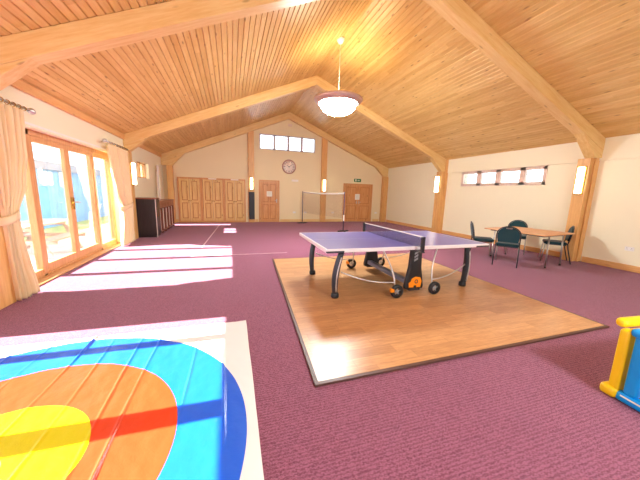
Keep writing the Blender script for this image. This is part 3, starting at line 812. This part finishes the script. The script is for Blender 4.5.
# net
def ttnet():
    t = NT('table_net_mesh'); sp = t.n('ShaderNodeSeparateXYZ'); t.l(t.co.outputs['Object'], sp.inputs[0])
    f1 = t.math('LESS_THAN', t.math('FRACT', t.math('MULTIPLY', sp.outputs[1], 90)), .38)
    f2 = t.math('LESS_THAN', t.math('FRACT', t.math('MULTIPLY', sp.outputs[2], 90)), .38)
    mx = t.n('ShaderNodeMixShader'); tr = t.n('ShaderNodeBsdfTransparent')
    t.l(t.math('MAXIMUM', f1, f2), mx.inputs[0]); t.l(tr.outputs[0], mx.inputs[1]); t.l(t.p.outputs[0], mx.inputs[2]); t.l(mx.outputs[0], t.out.inputs[0])
    t.p.inputs['Base Color'].default_value = W(70, 72, 104); return t.m
nt = MB().grid(20, 4, lambda u, v: Vector((0, (u*2-1)*.89, H+.004+.15*v))).build('net', ttnet(), tt)
MB().box(-.005, .005, -.9, .9, H+.148, H+.164, .002).build('net_tape', M_WHITE, nt)
for q in (-1, 1):
    MB().box(-.024, .024, q*.9-.022, q*.9+.022, H-.055, H+.162, .006).build('net_post', M_BLACK, nt)
    MB().box(-.035, .035, min(q*.70, q*.92), max(q*.70, q*.92), H-.066, H-.052, .004).build('net_clamp', M_BLACK, nt)

# ------------------------------------------------------------------ small table and chairs
st = thing('small_meeting_table', 'square pine topped table with steel legs by the right wall', 'table', (6.76, 4.66, 0), math.radians(8.5))
M_TABLETOP = wood('light_beech_top', W(222, 168, 118), W(202, 142, 92), 'x', knots=.0)
MB().box(-.64, .64, -.66, .66, .715, .742, .008, seg=2).build('tabletop', M_TABLETOP, st)
mb = MB()
for y in (-.56, .56): mb.box(-.5, .5, y-.015, y+.015, .685, .714)
for x in (-.5, .5): mb.box(x-.015, x+.015, -.56, .56, .685, .714)
mb.build('underframe', M_DKCHAR, st)
for sx in (-1, 1):
    for sy in (-1, 1):
        lg = MB().tube([(sx*.30, sy*.58, .69), (sx*.32, sy*.60, .012)], .016, 10).build('leg', M_STEEL, st)
        MB().lathe([(0, 0), (.02, .001), (.02, .03), (0, .031)], (sx*.32, sy*.60, 0), 12).build('foot', M_BLACK, lg)
def chair(loc, rz, label):
    """stacking banquet chair; faces local +y, back at -y"""
    c = thing('banquet_chair', label, 'chair', loc, rz, 'chairs around the small table')
    mb = MB().box(-.215, .215, -.20, .23, .43, .495, .03, seg=3); mb.build('seat', M_TEAL, c)
    # rounded back
    def outline(w, z0, z1):
        pts = [(-w*.92, z0), (w*.92, z0), (w, z0+.1)]
        zc = z1-w*.85
        for i in range(13):
            a = i/12*PI; pts.append((w*math.cos(a), zc+w*.85*math.sin(a)))
        pts.append((-w, z0+.1)); return pts
    tilt = Matrix.Translation((0, -.2, .47)) @ Matrix.Rotation(math.radians(11), 4, 'X') @ Matrix.Translation((0, .0, -.47))
    mb = MB().prism(outline(.205, .53, .875), 'y', -.022, .022).xf(tilt); mb.build('backrest', M_TEAL, c, bevel=.015)
    pts = [tilt @ Vector((x, -.004, z)) for x, z in outline(.218, .50, .89)[2:-1]]
    pts = [tilt @ Vector((.218, -.004, .45))]+pts+[tilt @ Vector((-.218, -.004, .45))]
    MB().tube(pts, .012, 8).build('back_frame', M_DKCHAR, c)
    MB().box(-.06, .06, -.03, -.018, .843, .865, .006, tilt).build('hand_grip', M_STEEL, c)
    MB().box(-.20, .20, -.19, .21, .415, .432, .004).build('seat_frame', M_DKCHAR, c)
    for sx in (-1, 1):
        MB().tube([(sx*.205, .20, .43), (sx*.215, .24, .002)], .0115, 8).build('leg', M_STEEL, c)
        MB().tube([tilt @ Vector((sx*.218, -.004, .46)), (sx*.222, -.22, .35), (sx*.225, -.31, .002)], .0115, 8).build('leg', M_DKCHAR, c)
    return c
def face(dx, dy): return math.atan2(dy, dx)-PI/2
chair((5.95, 4.49, 0), face(.82, .57), 'teal backed chair turned away, in front of the small table')
chair((5.99, 5.20, 0), face(.76, -.65), 'teal chair seen side on at the wall end, left of the small table')
chair((7.50, 5.45, 0), face(-.8, -.6), 'teal chair facing us behind the small table')
chair((7.52, 4.50, 0), face(-.62, .78), 'teal chair side on in front of the pine column')

# ------------------------------------------------------------------ blue and yellow game frame
gf = thing('giant_game_frame', 'blue and yellow plastic game frame standing at the right edge', 'game frame', (2.78, 1.12, 0), math.radians(-96))
M_BLUEP = plain('bright_blue_plastic', W(0, 158, 245), .35, var=.03); M_YELP = plain('bright_yellow_plastic', W(250, 206, 16), .35, var=.03)
# local x runs along the frame (towards the camera), local y to the right
def rail(mat, name, x0, x1, y0, y1, z0, z1, b=.02): return MB().box(x0, x1, y0, y1, z0, z1, b, seg=3).build(name, mat, gf)
rail(M_YELP, 'yellow_post', .0, .065, -.03, .05, .03, .55)
rail(M_YELP, 'yellow_foot', -.04, .07, -.05, .07, 0, .085, .03)
rail(M_YELP, 'yellow_top_rail', -.035, .035, -.04, 1.1, .555, .625, .03)
rail(M_YELP, 'yellow_board', .015, .05, .051, 1.05, .13, .548, .01)
rail(M_BLUEP, 'blue_post', .085, .165, -.02, .06, .07, .53)
rail(M_BLUEP, 'blue_base_rail', .05, .75, -.035, .05, 0, .075, .03)
rail(M_BLUEP, 'blue_top_rail', .055, .75, -.03, .06, .515, .58, .03)
rail(M_BLUEP, 'blue_post', .64, .72, -.02, .06, .07, .53)
MB().box(.09, .22, -.0375, -.0345, .048, .06, .001).build('rail_highlight', M_WHITE, gf)  # white strip paints a highlight onto the blue base rail

# ------------------------------------------------------------------ outside
M_PAVE = plain('pale_paving', W(206, 200, 192), .8, var=.06, scale=3, bump=.2)
struct(MB().box(-30, XL-.3, -14, 40, -.35, -.12).build('ground_outside', M_PAVE), 'pale paving outside the garden doors', 'ground')
struct(MB().box(-6.5, -5.3, 3, 30, -.119, -.1).build('lawn_strip', plain('dry_grass', W(190, 186, 120), .9, var=.15, scale=20, bump=.5)), 'strip of dry grass along the blue shed', 'lawn')
M_SIDING = NT('blue_siding')
def siding():
    t = M_SIDING; sp = t.n('ShaderNodeSeparateXYZ'); t.l(t.co.outputs['Object'], sp.inputs[0])
    t.l(t.mix(t.noise(t.mapping(), 3, 3), W(112, 160, 208), W(136, 182, 224)), t.p.inputs['Base Color']); t.set(Roughness=.6)
siding()
sh = thing('blue_shed', 'blue weatherboarded shed with grey roof seen through the garden doors', 'building', (-6.6, 14.5, -.12))
mb = MB(); n = 14
for k in range(n):
    z0 = k*.155; mb.prism([(-.002, z0), (-.03, z0), (-.03, z0+.155), (-.014, z0+.155)], 'y', -6.5, 6.5)
mb.box(-3.2, -.03, -6.5, 6.5, 0, 2.17); mb.build('siding', M_SIDING.m, sh)
MB().prism([(.18, 2.17), (.18, 2.46), (-3.4, 2.75), (-3.4, 2.17)], 'y', -6.7, 6.7).build('roof', plain('grey_roof', W(148, 146, 162), .6), sh)
wn = MB().box(-.02, .03, -1.55, -.9, 1.6, 2.1).build('window', M_WHITE, sh)
MB().box(.03, .034, -1.49, -.96, 1.66, 2.04).build('pane', plain('shed_glass', W(186, 214, 216), .1), wn)
MB().box(-.01, .02, -.4, 0, 1.55, 2.12, .01).build('vent_panel', M_WHITE, sh)
# picnic table
pt = thing('picnic_table', 'pale wooden picnic table outside the garden doors', 'picnic table', (-4.35, 8.0, -.12), 0)
M_PALEWOOD = wood('weathered_pale_wood', W(214, 190, 178), W(190, 160, 148), 'y', knots=.1, rough=.7)
mb = MB()
for k in range(5): mb.box(-.36+k*.148, -.36+k*.148+.135, -.9, .9, .70, .74, .005)
mb.build('tabletop', M_PALEWOOD, pt)
for s in (-1, 1):
    mb = MB()
    for k in range(2): mb.box(s*.62-.14+k*.145, s*.62-.14+k*.145+.135, -.9, .9, .41, .45, .005)
    mb.build('bench', M_PALEWOOD, pt)
    mb = MB(); y = s*.62
    mb.box(-.72, .72, y-.02, y+.02, .32, .41); mb.box(-.34, .34, y-.02, y+.02, .62, .70)
    mb.build('cross_rail', M_PALEWOOD, pt)
    for q in (-1, 1):
        MB().prism([(q*.22, .70), (q*.32, .70), (q*.62, 0), (q*.50, 0)], 'y', y+.021, y+.06).build('leg', M_PALEWOOD, pt)

# ------------------------------------------------------------------ light
sun = bpy.data.lights.new('sun', 'SUN'); so = bpy.data.objects.new('sun', sun); COL.objects.link(so)
sun.energy = 42; sun.angle = math.radians(.5); sun.color = (1, .95, .88)
el = math.radians(35.8); dirv = Vector((math.cos(el)*math.cos(-.03), math.cos(el)*math.sin(-.03), -math.sin(el)))
so.rotation_euler = dirv.to_track_quat('-Z', 'Y').to_euler(); so.location = (-12, 5, 9)
wd = bpy.data.worlds.new('sky'); SC.world = wd; wd.use_nodes = True
bg = wd.node_tree.nodes['Background']; bg.inputs[0].default_value = (.76, .89, 1.0, 1); bg.inputs[1].default_value = 4.2

# ------------------------------------------------------------------ camera
f, yaw, pitch, roll = 273.94, .3168, -.1697, .0292
F = Vector((math.sin(yaw)*math.cos(pitch), math.cos(yaw)*math.cos(pitch), math.sin(pitch)))
Rr = Vector((math.cos(yaw), -math.sin(yaw), 0)); U = Rr.cross(F)
R2 = Rr*math.cos(roll)+U*math.sin(roll); U2 = -Rr*math.sin(roll)+U*math.cos(roll)
cd = bpy.data.cameras.new('camera'); co = bpy.data.objects.new('camera', cd); COL.objects.link(co)
cd.sensor_width = 36; cd.lens = f*36/640; cd.clip_start = .05; cd.clip_end = 200
Mx = Matrix.Identity(4)
for i in range(3): Mx[i][0] = R2[i]; Mx[i][1] = U2[i]; Mx[i][2] = -F[i]
Mx.translation = Vector((0, 0, 1.479)); co.matrix_world = Mx
SC.camera = co
vs = SC.view_settings; vs.view_transform = 'Standard'; vs.look = 'None'; vs.gamma = 1; vs.use_curve_mapping = False; vs.exposure = .24
cy = SC.cycles
cy.use_denoising = True; cy.max_bounces = 10; cy.diffuse_bounces = 6; cy.transparent_max_bounces = 16; cy.sample_clamp_indirect = 12; cy.caustics_reflective = False; cy.caustics_refractive = False
